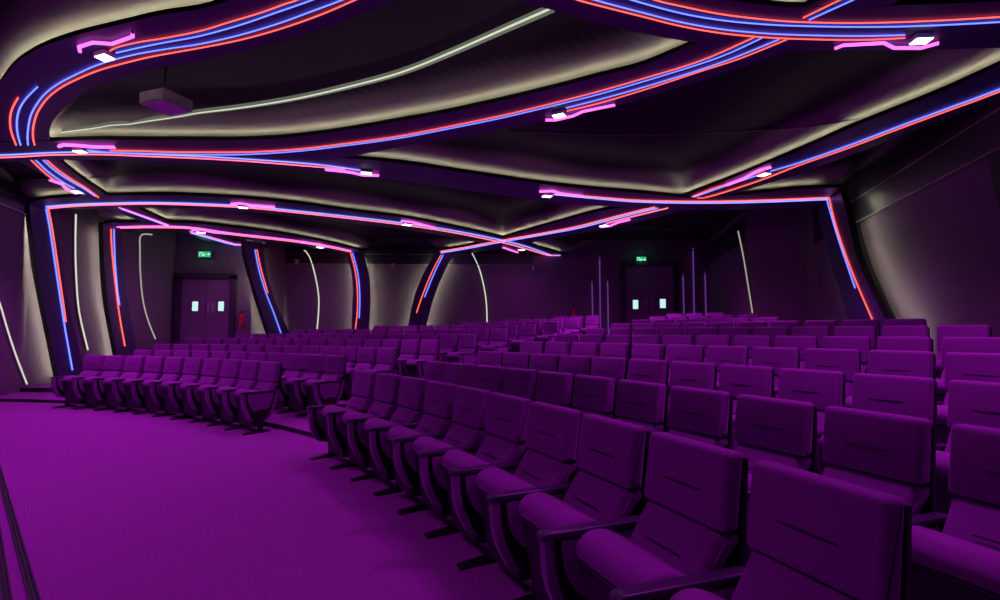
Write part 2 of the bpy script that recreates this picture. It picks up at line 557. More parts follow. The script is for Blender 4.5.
LED = {
 'loop': [
  ('red', [(110,51),(118,47),(140,42),(165,38),(200,31),(230,22),(260,13),(285,4),(297,0),(330,-14),(370,-32),(425,-60)]),
  ('blue', [(116,53),(140,47.5),(165,42.5),(200,36),(240,25),(275,13),(312,0),(345,-14),(385,-34),(435,-58)]),
  ('blue', [(28,145),(27.5,137),(28.5,126),(31,115),(37,104),(45,94),(58,84),(75,75),(95,66),(115,59.5),(140,53.5),(170,48.5),(200,44),(240,35),(280,23),(310,12),(342,0),(375,-14),(415,-34),(452,-53)]),
  ('red', [(34.5,145),(33,137),(33.3,127),(36.5,115),(42.5,104.5),(50,96),(62,87),(80,78),(100,70),(125,63),(150,57),(180,51.5),(200,48),(240,40),(280,29),(320,15),(355,0),(390,-15),(430,-34),(463,-49)]),
  ('red', [(16,145),(12.5,136),(10.3,127),(10.2,117),(12.5,108),(18,98)]),
  ('blue', [(20.5,145),(18,136),(16.8,126),(17.5,116),(20.5,107),(27,97.5),(37.5,87)]),
  ('red', [(31,160),(42,170.5),(54,180),(66,187),(77,193)]),
  ('blue', [(35.5,160),(47,171),(60,180.5),(73,188),(84,194)]),
  ('blue', [(43,160),(54,170),(68,179.5),(82,187.5),(95,196)]),
  ('red', [(46.5,160),(58,170),(71,179),(85,187.5),(98.5,197.5)])],
 'looptail': [('pink', [(119,207.5),(143,216),(168.5,225)]), ('blue', [(121.5,209),(145,217.5),(168,226)])],
 'loopend': [('pink', [(190,231.5),(220,240),(254,249.5)]), ('blue', [(191,233),(220,241.3),(253,250.8)])],
 'sweep': [
  ('red', [(110,150.5),(140,151),(170,152),(200,152.3),(250,152),(300,149),(350,143),(400,136),(450,126.3),(500,116),(550,104),(600,91),(640,79.5),(700,61),(754,37.5)]),
  ('red', [(803,18),(840,0),(870,-14)]),
  ('blue', [(86,150),(110,152.5),(140,153.5),(200,154.8),(250,154.3),(300,151),(350,145),(400,138),(450,128.5),(500,118.3),(550,106.5),(600,94),(660,76.5),(720,57),(762,38)]),
  ('blue', [(809,20),(853,0),(883,-14)]),
  ('blue', [(566,108),(600,99.3),(650,85.3),(720,63),(779,39.5)]),
  ('red', [(567,111),(600,103),(650,88),(700,71.5),(740,58.5),(787,39.5)])],
 'cross': [
  ('red', [(-50,158.5),(0,157.5),(25,156.5),(50,155),(100,154.5),(150,156.5),(200,158.5),(250,161.5),(300,165.5),(330,168),(345,169.5)]),
  ('blue', [(-50,156),(0,155),(25,154),(50,152.7),(90,152),(150,154.3),(200,156.3),(250,159.3),(300,163),(330,166),(361,170.5)]),
  ('red', [(556,194),(600,197.5),(640,200.5),(700,201.6),(760,200.5),(828,197.8)]),
  ('blue', [(553,194.5),(600,199),(640,202),(700,203.2),(760,202.2),(828,199.5)])],
 'spoke': [
  ('blue', [(694,197),(730,184.5),(765,173),(800,162.5),(850,145),(900,126),(950,107.5),(975,98.5),(1000,89),(1055,68)]),
  ('red', [(697,198),(712,196),(760,180.5),(800,165),(850,147.5),(900,128.5),(950,110),(975,101),(1000,91.5),(1055,71)]),
  ('red', [(692,196.8),(712,189),(730,183),(762,171)])],
 'arc': [
  ('red', [(555,-42),(600,-22),(630,-10),(655,0),(680,6),(720,14),(760,19),(800,22),(860,23),(930,21),(1000,17),(1050,13)]),
  ('blue', [(530,-42),(575,-21.5),(605,-10),(632,0),(680,13),(720,20),(760,24),(800,26),(860,27),(920,26),(1000,22),(1050,18)]),
  ('blue', [(490,-41),(538,-20),(565,-10),(595,0),(640,12),(680,22),(720,29),(760,33),(800,35),(860,36),(905,35)]),
  ('red', [(474,-40),(522,-20),(550,-10),(578,0),(600,6),(640,16),(680,26),(720,33),(760,37),(800,39),(860,40),(905,38)])],
 'portal': [
  ('red', [(48,208.5),(70,206.5),(100,205),(150,204),(200,205.3),(250,208),(300,213),(350,218.5),(400,224.5),(450,232),(500,242),(530,250),(558,259)]),
  ('blue', [(46,206.8),(70,204.8),(100,203.5),(150,202.6),(200,203.8),(250,206.4),(300,211.3),(350,216.7),(400,222.7),(450,230),(500,239.8),(530,247.7),(562,259.5)])],
 'rear': [
  ('red', [(109,228.5),(150,227.5),(190,228.6),(230,234.3),(270,238.8),(300,242.5),(330,247.5),(351,252)]),
  ('pink', [(111,227.3),(150,226.2),(190,227.3),(230,233),(270,237.5),(300,241.2),(330,246.2),(351,250.7)])],
 'branch': [
  ('red', [(441,251.5),(470,246.5),(495,241.6),(520,237.3),(550,232),(580,226),(620,215.5),(655,207)]),
  ('blue', [(441,253),(470,248),(495,243.2),(520,238.8),(550,233.5),(580,227.8),(620,217.3),(658,208)]),
  ('red', [(604,224),(630,217.3),(668,208)])],
}
BLABEL = {
 'loop': 'wide looping violet ceiling band with red and blue lines at upper left',
 'looptail': 'short slanting ceiling band between the two left portals',
 'loopend': 'short slanting ceiling band leading to the rib beside the left door',
 'sweep': 'long violet ceiling band sweeping from the left edge up to the top right',
 'cross': 'violet ceiling band crossing the room to the rib on the right wall',
 'spoke': 'straight violet ceiling band rising to the right edge with one blue-red line',
 'arc': 'curved violet ceiling band with four neon lines at the top right',
 'portal': 'curved portal band spanning from the leftmost wall rib to the rear wall',
 'rear': 'rearmost portal band arching from the second left rib over the left door',
 'branch': 'slim ceiling band branching up right from the rear wall rib',
}
COVES = {'loop': ('A', 'B'), 'sweep': ('A',), 'cross': ('A',), 'spoke': ('A',), 'arc': (), 'portal': ('A',), 'rear': ('A',),
         'looptail': ('A',), 'loopend': ('A',), 'branch': ('A',)}
def px_w(p):   # metres that one pixel covers at p
    return (Vector((p.x, p.y, p.z - CAMZ)).length) / F
for k, b in BANDS.items():
    a3, b3 = b['a3'], b['b3']
    c0 = sum(a3 + b3, Vector()) / (2 * len(a3))
    root = empty('ceiling_band', BLABEL[k], 'ceiling band', (c0.x, c0.y, ZB + b['dz']), 0, 'neon ceiling bands')
    off = Vector(root.location)
    bm = bmesh.new()
    rows = []
    for p, q in zip(a3, b3):
        rows.append([bm.verts.new(Vector((r.x, r.y, r.z + h)) - off) for r, h in ((p, 0), (q, 0), (q, SLAB), (p, SLAB))])
    for R0, R1 in zip(rows[:-1], rows[1:]):
        for j in range(4):
            f = bm.faces.new((R0[j], R0[(j + 1) % 4], R1[(j + 1) % 4], R1[j]))
            f.material_index = 0 if j == 0 else 1
    bm.faces.new(rows[0][::-1]); bm.faces.new(rows[-1])
    for e3, o3 in ((a3, b3), (b3, a3)):          # upstand lip along each edge
        rows = []
        for p, q in zip(e3, o3):
            d = (q - p); d = d * (0.018 / max(d.length, 0.018))
            lip = Vector((0, 0, 0.047 + (LIP - 0.047) * min(max((p.y - 5.5) / 4.5, 0), 1)))
            rows.append([bm.verts.new(r - off) for r in (p, p + d, p + d + lip, p + lip)])
        for R0, R1 in zip(rows[:-1], rows[1:]):
            for j in (1, 2, 3): bm.faces.new((R0[j], R0[(j + 1) % 4], R1[(j + 1) % 4], R1[j])).material_index = 1
    bmesh.ops.recalc_face_normals(bm, faces=list(bm.faces))
    obj('soffit', bm, ['band', 'rim'], root)
    # spacer carrying the band under the ceiling
    bm = bmesh.new(); rows = []
    for p, q in zip(a3, b3):
        s, e = p.lerp(q, 0.4), p.lerp(q, 0.6)
        rows.append([bm.verts.new(Vector((r.x, r.y, h)) - off) for r, h in ((s, ZB + 0.03), (e, ZB + 0.03), (e, ZB + 0.165), (s, ZB + 0.165))])
    for R0, R1 in zip(rows[2:-3], rows[3:-2]):
        for j in range(4): bm.faces.new((R0[j], R0[(j + 1) % 4], R1[(j + 1) % 4], R1[j]))
    obj('hanger', bm, 'rim', root)
    for side in COVES[k]:
        e3, o3 = (a3, b3) if side == 'A' else (b3, a3)
        pts = []
        for p, q in list(zip(e3, o3))[2:-2]:
            d = (q - p); L = d.length
            pts.append(p + d * min(0.055 / max(L, 1e-6), 0.3) + Vector((0, 0, SLAB + 0.010)) - off)
        bm = bmesh.new()
        add_tube(bm, pts, 0.009, 5)
        tag(obj('cove_light', bm, 'cove', root), 'hidden warm cove light on the band edge')
    for colr, px in LED[k]:
        pts = [at_z(p.x, p.y, ZB + b['dz'] - 0.012) for p in dense(px, 5)]
        pts = [inside_room(p, 0.02) for p in pts]
        rad = [min(max(0.48 * px_w(p), 0.006), 0.016) for p in pts]
        bm = bmesh.new()
        add_tube(bm, [p - off for p in pts], rad, 6)
        hot = k in ('portal', 'rear', 'branch', 'cross', 'loopend', 'looptail') and colr != 'pink'
        tag(obj('light_line', bm, colr + 'hot' if hot else colr, root), {'red': 'glowing red neon line', 'blue': 'glowing blue neon line', 'pink': 'glowing pink neon line'}[colr])

# ------------------------------------------------------------------ wall ribs
RIBS = [
 ('leftmost slanted wall rib with blue and red lines beside the left seats',
  [(29,208),(33,240),(37,272),(48,327),(57,372)], [(54,211),(58,240),(62,270),(70,310),(80,352),(84,370)],
  [('blue', [(46,208),(50,230),(56,270),(64,322),(72.5,370)]), ('red', [(48.5,209),(52.5,230),(58.5,270),(66,322)])]),
 ('second wall rib from the left, red line longer than blue',
  [(103,225),(104,260),(107,300),(116,350)], [(122,229),(122,240),(124,270),(129,310),(136,347)],
  [('red', [(111,229),(112,250),(115,280),(119,312),(125,346)]), ('blue', [(114,229),(115,260),(117.5,290),(119.7,305)])]),
 ('slanted wall rib between the left door and the rear wall',
  [(244,249),(250,272),(258,300),(268,331)], [(263,249),(266,270),(274,298),(289,332)],
  [('blue', [(255,249.5),(259,270),(266,293),(273.5,312),(281,333)]), ('red', [(257,249.5),(261.3,270),(268,293)])]),
 ('curved wall rib at the end of the rearmost portal band',
  [(346,254),(351,270),(353,290),(352,310),(351.5,330)], [(363,253),(368,272),(370,292),(369.6,314),(368,334)],
  [('red', [(350.6,253),(355,270),(357.3,288),(357.4,310),(355.4,329)]), ('blue', [(352.6,253),(358,274),(359.8,296),(359.2,318)])]),
 ('rear wall rib leaning left at its foot under the slim branch band',
  [(435,253.6),(424,272),(414,298),(408,325.6)], [(453.6,254),(444,272),(434,296),(426,325.6)],
  [('red', [(441,255),(432,272),(423,294),(416.4,313)]), ('blue', [(443.2,255),(434.3,273),(424.6,297)])]),
 ('slanted wall rib with blue and red lines on the right wall',
  [(816,207),(827.5,254),(840,292),(848,318)], [(840,190),(846.5,213),(856,254),(868.6,286),(884,316)],
  [('red', [(829,197.5),(835,223),(846.5,257.6),(859,289),(872,319)]), ('blue', [(826.5,199),(838,238),(855,288)])]),
]
def foot(pts, zf):
    """carry a traced wall edge on down to the floor behind the seats"""
    a, b = pts[-max(2, len(pts) // 4)], pts[-1]
    d = b - a
    if b.z > zf + 0.02: pts = pts + [b + d * ((zf - b.z) / d.z)]
    return pts
def floor_z(x, y):
    r = math.hypot(x - CX, y - CY); z = 0.0
    for rr, zz in zip(STEPR, STEPZ):
        if r > rr: z = zz
    return z
for lab, L, R, leds in RIBS:
    mid = [((a[0] + b[0]) / 2, (a[1] + b[1]) / 2) for a, b in zip(L[:1], R[:1])][0]
    p0, seg = wall_hit(*mid)
    n2 = seg_normal(SEGS[seg]); n3 = Vector((n2.x, n2.y, 0))
    ro = 0.25 if ('leftmost' in lab or 'second wall' in lab) else (0.42 if 'right wall' in lab else 0.33)
    def onw(px, off): return [wall_hit(p.x, p.y, off, seg)[0] for p in dense(px, 6)]
    zf = floor_z(p0.x, p0.y)
    l3 = resample(foot(onw(L, ro), zf), 26); r3 = resample(foot(onw(R, ro), zf), 26)
    base = (l3[-1] + r3[-1]) / 2
    root = empty('wall_rib', lab, 'wall rib', (base.x, base.y, zf), 0, 'neon wall ribs')
    off = Vector(root.location)
    ztop = ZB + 0.02
    for lst in (l3, r3):
        lst[0] = Vector((lst[0].x, lst[0].y, max(lst[0].z, ztop)))
    bm = bmesh.new(); rows = []
    for p, q in zip(l3, r3):
        rows.append([bm.verts.new(r - n3 * h - off) for r, h in ((p, 0), (q, 0), (q, 0.10), (p, 0.10))])
    for R0, R1 in zip(rows[:-1], rows[1:]):
        for j in range(4):
            bm.faces.new((R0[j], R0[(j + 1) % 4], R1[(j + 1) % 4], R1[j])).material_index = 0 if j == 0 else 1
    bm.faces.new(rows[0][::-1]); bm.faces.new(rows[-1])
    for e3, o3 in ((l3, r3), (r3, l3)):          # return flange towards the wall
        rows = []
        for p, q in zip(e3, o3):
            d = (q - p).normalized() * 0.015
            rows.append([bm.verts.new(r - off) for r in (p - n3 * 0.10, p + d - n3 * 0.10, p + d - n3 * 0.12, p - n3 * 0.12)])
        for R0, R1 in zip(rows[:-1], rows[1:]):
            for j in (1, 2, 3): bm.faces.new((R0[j], R0[(j + 1) % 4], R1[(j + 1) % 4], R1[j])).material_index = 1
    bmesh.ops.recalc_face_normals(bm, faces=list(bm.faces))
    obj('rib_face', bm, ['band', 'rim'], root)
    bm = bmesh.new(); rows = []
    for p, q in zip(l3, r3):
        s, e = p.lerp(q, 0.4), p.lerp(q, 0.6)
        rows.append([bm.verts.new(r - n3 * h - off) for r, h in ((s, 0.09), (e, 0.09), (e, ro + 0.01), (s, ro + 0.01))])
    for R0, R1 in zip(rows[1:-2], rows[2:-1]):
        for j in range(4): bm.faces.new((R0[j], R0[(j + 1) % 4], R1[(j + 1) % 4], R1[j]))
    obj('wall_spacer', bm, 'rim', root)
    for e3, o3 in (((l3, r3),) if ('leftmost' in lab or 'second wall' in lab) else ((l3, r3), (r3, l3))):
        pts = []
        for p, q in zip(e3[1:-1], o3[1:-1]):
            d = (q - p).normalized()
            pts.append(p + d * 0.06 - n3 * 0.111 - off)
        bm = bmesh.new(); add_tube(bm, pts, 0.010, 5)
        tag(obj('halo_light', bm, 'halo', root), 'hidden warm light behind the rib edge')
    for colr, px in leds:
        pts = onw(px, ro + 0.012)
        rad = [min(max(0.48 * px_w(p), 0.006), 0.016) for p in pts]
        bm = bmesh.new(); add_tube(bm, [p - off for p in pts], rad, 6)
        tag(obj('light_line', bm, colr, root), {'red': 'glowing red neon line', 'blue': 'glowing blue neon line'}[colr])

# dark slanted panel on the right wall at the edge of the picture
bm = bmesh.new()
fr = [wall_hit(u, v, 0.06, 0)[0] for u, v in ((985, 153), (1000, 215), (1026, 318), (1110, 318), (1085, 215), (1062, 121))]
n2 = seg_normal(SEGS[0]); n3 = Vector((n2.x, n2.y, 0))
A = [bm.verts.new(p) for p in fr]; B = [bm.verts.new(p - n3 * 0.058) for p in fr]
bm.faces.new(A); bm.faces.new(B[::-1])
for k in range(6): bm.faces.new((A[k], A[(k + 1) % 6], B[(k + 1) % 6], B[k]))
bmesh.ops.recalc_face_normals(bm, faces=list(bm.faces)); bev(bm, 0.008, 1)
tag(obj('trim_11', bm, 'rim'), 'dark slanted panel on the right wall at the edge of the picture', 'wall panel', kind='structure')

# ------------------------------------------------------------------ slim white light slots
def slot(pts, rad, label, matn, group='slim white light slots', body=1.7):
    c = pts[len(pts) // 2]
    root = empty('light_slot', label, 'light slot', c, 0, group)
    bm = bmesh.new(); add_tube(bm, [p - c + b for p, b in zip(pts, body_off(pts))], [r * body for r in rad], 6)
    obj('channel', bm, 'slotbody', root)
    bm = bmesh.new(); add_tube(bm, [p - c for p in pts], rad, 6)
    obj('diffuser', bm, matn, root)
def body_off(pts): return [Vector((0, 0, 0.0))] * len(pts)
WSLOT = [
 ([(-6,290),(0,304),(8,331),(17,358),(27,384)], 'slot', 'white light slot on the left wall nearest the left edge'),
 ([(76,214),(75.5,240),(76,270),(79,310),(88,350)], 'slot', 'white light slot on the left wall between the first two ribs'),
 ([(152,234.5),(141,235.5),(140,250),(140.5,275),(143,300),(148,320),(155.5,339)], 'slotdim', 'hooked white light slot on the left wall before the left door'),
 ([(304,249),(310,258),(315,275),(318.5,295),(318.5,312),(317,329)], 'slot', 'curved white light slot on the rear wall left of the curved rib'),
 ([(472,253),(479,268),(484,287),(486.5,305),(487,322)], 'slot', 'curved white light slot on the rear wall right of the leaning rib'),
 ([(738,231),(743,255),(748,285),(752.5,313)], 'slotdim', 'straight white light slot on the right wall beyond the rib'),
]
for px, mt, lab in WSLOT:
    seg = wall_hit(*px[len(px) // 2])[1]
    pts = []
    for p in dense(px, 6):
        q = wall_hit(p.x, p.y, 0.045, seg)[0]
        q.z = min(q.z, ZB + 0.1)
        pts.append(q)
    if lab.startswith('hooked'): pass
    rad = [0.55 * px_w(p) for p in pts]
    # metal channel behind the diffuser, against the wall
    n2 = seg_normal(SEGS[seg]); n3 = Vector((n2.x, n2.y, 0))
    c = pts[len(pts) // 2]
    root = empty('wall_light_slot', lab, 'light slot', c, 0, 'slim white light slots on the walls')
    bm = bmesh.new(); rows = []
    for i, p in enumerate(pts):
        t = (pts[min(i + 1, len(pts) - 1)] - pts[max(i - 1, 0)]).normalized(); s = t.cross(n3).normalized() * rad[i] * 1.35
        rows.append([bm.verts.new(r - c) for r in (p - s - n3 * 0.008, p + s - n3 * 0.008, p + s - n3 * 0.042, p - s - n3 * 0.042)])
    for R0, R1 in zip(rows[:-1], rows[1:]):
        for j in range(4): bm.faces.new((R0[j], R0[(j + 1) % 4], R1[(j + 1) % 4], R1[j]))
    bmesh.ops.recalc_face_normals(bm, faces=list(bm.faces))
    obj('channel', bm, 'slotbody', root)
    bm = bmesh.new(); add_tube(bm, [p - c for p in pts], rad, 6)
    obj('diffuser', bm, mt, root)

# long ribbon slot on the ceiling at upper left
px = [(62,132.5),(100,127.5),(150,121),(180,116.5),(200,113),(250,106.5),(300,98),(350,86.5),(400,73),(450,53),(500,31),(551,8.5)]
cen = [at_ceiling(p.x, p.y, 0.075) for p in dense(px, 5)]
for i in range(2):
    z = [p.z for p in cen]
    for k in range(1, len(cen) - 1):
        cen[k].z = (z[k - 1] + z[k] + z[k + 1]) / 3
c = cen[len(cen) // 2]
root = empty('ceiling_light_slot', 'long pale ribbon light slot curving across the ceiling at upper left', 'light slot', c)
bm = bmesh.new(); bm2 = bmesh.new(); rows = []; edge = []
for i, p in enumerate(cen):
    t = (cen[min(i + 1, len(cen) - 1)] - cen[max(i - 1, 0)]).normalized(); s = Vector((t.y, -t.x, 0)).normalized()
    if s.y > 0: s = -s                                   # towards the camera
    w = 0.022 + 0.055 * i / (len(cen) - 1)
    rows.append([bm.verts.new(r - c) for r in (p, p - s * w, p - s * w + Vector((0, 0, 0.06)), p + Vector((0, 0, 0.06)))])
    edge.append(p + s * 0.004 - c)
for R0, R1 in zip(rows[:-1], rows[1:]):
    for j in range(4): bm.faces.new((R0[j], R0[(j + 1) % 4], R1[(j + 1) % 4], R1[j]))
bmesh.ops.recalc_face_normals(bm, faces=list(bm.faces))
obj('channel', bm, 'ribbon', root)
add_tube(bm2, edge, [0.006 + 0.006 * i / (len(edge) - 1) for i in range(len(edge))], 6); obj('diffuser', bm2, 'slot', root)

# thin seams between ceiling cloths
for i, (px, lab) in enumerate((
  ([(510,131),(560,133.5),(600,135.2),(650,135.5),(720,133),(800,127.5),(850,120.5),(888,113.5)], 'thin pale seam curving across the dark ceiling cloth at right'),
  ([(520,216),(548,220),(572,223.5)], 'short ceiling seam running into the slim branch band'),
  ([(618,227),(660,229),(700,230),(737,230.8)], 'ceiling seam running to the top of the right wall light slot'),
  ([(0,181),(40,179),(85,177),(130,177),(180,178)], 'ceiling seam crossing the panel at far left'))):
    pts = [at_ceiling(p.x, p.y, 0.012) for p in dense(px, 5)]
    bm = bmesh.new(); add_tube(bm, pts, [0.5 * px_w(p) for p in pts], 5)
    tag(obj('trim_%d' % (7 + i), bm, 'aluminium'), lab, 'ceiling trim', kind='structure')

# ------------------------------------------------------------------ spot fixtures and pink neon squiggles
FIX = [
 ((105,53), [(80,51.5),(79,47),(93,42.5),(112,44),(133,36.5),(132.5,34)], 'loop', 'spotlight under the loop band at top left', 9.0, 40),
 ((80,148.5), [(59,146.5),(64,144.8),(78,145.5),(95,147),(115,147.3)], 'sweep', 'spotlight at the left end of the sweeping band', 6.0, 0),
 ((77,189.5), [(50,180),(62,184),(66,189),(76,193.5)], 'loop', 'spotlight on the loop band above the left portal', 5.0, 0),
 ((366.5,170.5), [(325,169.5),(340,171),(352,172.5),(362,175),(379,175.5)], 'cross', 'spotlight on the crossing band near the ceiling fork', 6.0, 0),
 ((559,112), [(545.5,120),(556,120),(573,116),(583,111.5),(600,108),(615,105)], 'sweep', 'spotlight at mid span of the sweeping band', 8.0, 0),
 ((921,36), [(835,48.5),(843,45.3),(884,43),(894,48),(921,48),(939,43)], 'arc', 'spotlight under the curved band at top right', 12.0, 0),
 ((764,172), [(727,185),(743,179),(752,174),(760,170),(771,167)], 'spoke', 'spotlight on the straight band at right', 6.5, 0),
 ((547,194), [(539.5,191.5),(553,191),(560,193.5),(583,196.3)], 'cross', 'spotlight on the crossing band at mid ceiling', 6.0, 0),
 ((243,205.5), [(231,204),(240,203.3),(250,205),(275,207)], 'portal', 'spotlight on the left portal band, left of centre', 4.5, 0),
 ((201,231), [(192,230.5),(200,229.5),(214,232.5),(230,233.8)], 'rear', 'spotlight at the left of the rearmost portal band', 4.0, 0),
 ((320,246), [(300,241.5),(312,243.5),(320,244.3),(327,247)], 'rear', 'spotlight at the right of the rearmost portal band', 4.0, 0),
 ((407,223), [(401,220.8),(412,222),(435,228)], 'portal', 'spotlight on the left portal band, right of centre', 4.5, 0),
 ((521.5,248.5), [(503,247.5),(510,250),(518,252.5)], 'portal', 'spotlight at the right end of the left portal band', 3.5, 0),
 ((604,224), [(600,227),(610,226),(618,222.5),(630,219.5)], 'branch', 'spotlight on the slim branch band', 4.5, 0),
]
SPOTS = []
for (u, v), sq, band, lab, wpx, _ in FIX:
    z = ZB + BANDS[band]['dz']
    p = at_z(u, v, z)
    # orientation: along the band
    e = [(x - p).length for x in BANDS[band]['a3']]
    i = min(max(e.index(min(e)), 1), len(e) - 2)
    t = BANDS[band]['a3'][i + 1] - BANDS[band]['a3'][i - 1]
    ang = math.atan2(t.y, t.x)
    root = empty('spotlight', lab, 'spotlight', p, ang, 'spotlights on the ceiling bands')
    s = 0.66 if p.y < 8 else (0.8 if p.y < 12 else 0.95)
    bm = bmesh.new(); add_box(bm, (0, 0, -0.025), (0.25 * s, 0.185 * s, 0.05)); bev(bm, 0.012)
    obj('housing', bm, 'white', root)
    bm = bmesh.new(); add_box(bm, (0, 0, -0.052), (0.23 * s, 0.165 * s, 0.012)); bev(bm, 0.004)
    obj('lens', bm, 'lens', root)
    SPOTS.append(p)
    q = [at_z(a, b, z - 0.03) for a, b in sq]
    c = sum(q, Vector()) / len(q); c.z = z
    nroot = empty('mounted_neon_tube', 'pink zigzag neon tube beside the ' + lab, 'neon tube', c, 0, 'pink neon squiggles')
    bm = bmesh.new(); add_tube(bm, [x - c for x in q], [min(max(1.25 * px_w(x), 0.011), 0.026) for x in q], 7)
    obj('tube', bm, 'pink', nroot)
    for x in (q[0], q[-1]):
        bm = bmesh.new(); add_cyl(bm, x - c, x - c + Vector((0, 0, 0.028)), 0.009, 8)
        obj('clip', bm, 'black', nroot)

PURPLE = (0.86, 0.045, 0.96)
def spot(p, energy, aim, size=2.4, blend=0.9, col=PURPLE):
    ld = bpy.data.lights.new('flood_lamp', 'SPOT')
    ld.energy = energy; ld.color = col; ld.spot_size = size; ld.spot_blend = blend; ld.shadow_soft_size = 0.12
    o = bpy.data.objects.new('flood_lamp', ld); COL.objects.link(o)
    o.location = p
    o.rotation_euler = (Vector(aim) - Vector(p)).to_track_quat('-Z', 'Y').to_euler()
    return o
for i, p in enumerate(SPOTS):
    far = p.y > 11
    spot(p - Vector((0, 0, 0.10)), (430 if p.x > 1.5 else (40 if p.y > 15.5 else 100)) if far else 205, (p.x, p.y + 0.01, 0.0), 2.75 if far else 2.1, 0.8 if far else 1.0)
# unseen lamps added without fixtures to brighten the carpet and seats
for x, y, e in ((-5.6, 3.4, 200), (-2.2, 1.0, 200), (-6.8, 8.8, 120), (2.0, 2.9, 190), (3.8, 2.4, 120)):
    spot((x, y, ZB - 0.1), e, (x, y + 0.01, 0), 2.0, 1.0).data.shadow_soft_size = 0.6

# ------------------------------------------------------------------ doors
def door(name, u0, u1, vtop, wins, hand, label, seg):
    a, _ = wall_hit(u0, vtop, 0, seg); b, _ = wall_hit(u1, vtop, 0, seg)
    n2 = seg_normal(SEGS[seg]); n3 = Vector((n2.x, n2.y, 0))
    zt = (a.z + b.z) / 2
    c = (a + b) / 2; W = (b - a).length
    zf = floor_z(c.x, c.y)
    root = bpy.data.objects.new(name, None); root.empty_display_size = 0.1; COL.objects.link(root)
    root.location = (c.x, c.y, zf)
    xv = (b - a).normalized(); root.rotation_euler = (0, 0, math.atan2(xv.y, xv.x))
    tag(root, label, 'door', kind='structure')
    H = zt - zf
    # local: x along the wall, y away from the viewer (out of the room)
    bm = bmesh.new()
    add_box(bm, (-W / 2 - 0.09, -0.06, H / 2 + 0.05), (0.18, 0.16, H + 0.1)); add_box(bm, (W / 2 + 0.09, -0.06, H / 2 + 0.05), (0.18, 0.16, H + 0.1))
    add_box(bm, (0, -0.06, H + 0.09), (W + 0.36, 0.16, 0.18))
    obj('frame', bm, 'frame', root)
    for s in (-1, 1):
        bm = bmesh.new(); add_box(bm, (s * W / 4, -0.035, H / 2), (W / 2 - 0.012, 0.05, H - 0.01)); bev(bm, 0.006, 1)
        leaf = obj('door_leaf', bm, 'door', root)
        (wu0, wv0, wu1, wv1) = wins[0 if s < 0 else 1]
        p, _ = wall_hit((wu0 + wu1) / 2, (wv0 + wv1) / 2, 0.06, seg)
        q, _ = wall_hit(wu0, wv0, 0.06, seg); r, _ = wall_hit(wu1, wv1, 0.06, seg)
        lx = (p - c).dot(xv); lz = p.z - zf
        ww = abs((r - q).dot(xv)); hh = abs(r.z - q.z)
        bm = bmesh.new(); add_box(bm, (lx, -0.064, lz), (ww, 0.012, hh))
        obj('vision_pane', bm, 'pane', root)
        bm = bmesh.new()
        for dx in (-1, 1): add_box(bm, (lx + dx * (ww / 2 + 0.015), -0.066, lz), (0.03, 0.02, hh + 0.06))
        for dz in (-1, 1): add_box(bm, (lx, -0.066, lz + dz * (hh / 2 + 0.015)), (ww, 0.02, 0.03))
        obj('pane_frame', bm, 'frame', root)
        p, _ = wall_hit(*hand[0 if s < 0 else 1], 0.06, seg)
        lx = (p - c).dot(xv); lz = p.z - zf
        bm = bmesh.new(); add_box(bm, (lx, -0.066, lz), (0.13, 0.012, 0.42)); bev(bm, 0.004, 1)
        obj('push_plate', bm, 'box', root)
        bm = bmesh.new(); add_tube(bm, [(lx, -0.06, lz - 0.12), (lx, -0.12, lz - 0.12), (lx, -0.12, lz + 0.12), (lx, -0.06, lz + 0.12)], 0.012, 8)
        obj('pull_handle', bm, 'steel', root)
door('door_1', 183, 232, 279, [(192.5, 301.5, 198.2, 311), (218.5, 301.5, 224, 311)], [(209, 307), (213.5, 307)],
     'dark double door with two lit panes at the left rear', 6)
door('door_2', 625, 673, 266, [(632.8, 300, 638.3, 309), (659.8, 299, 665.8, 308)], [(646.3, 303.5), (651.2, 303.5)],
     'dark double door with two lit panes in the rear wall', 3)

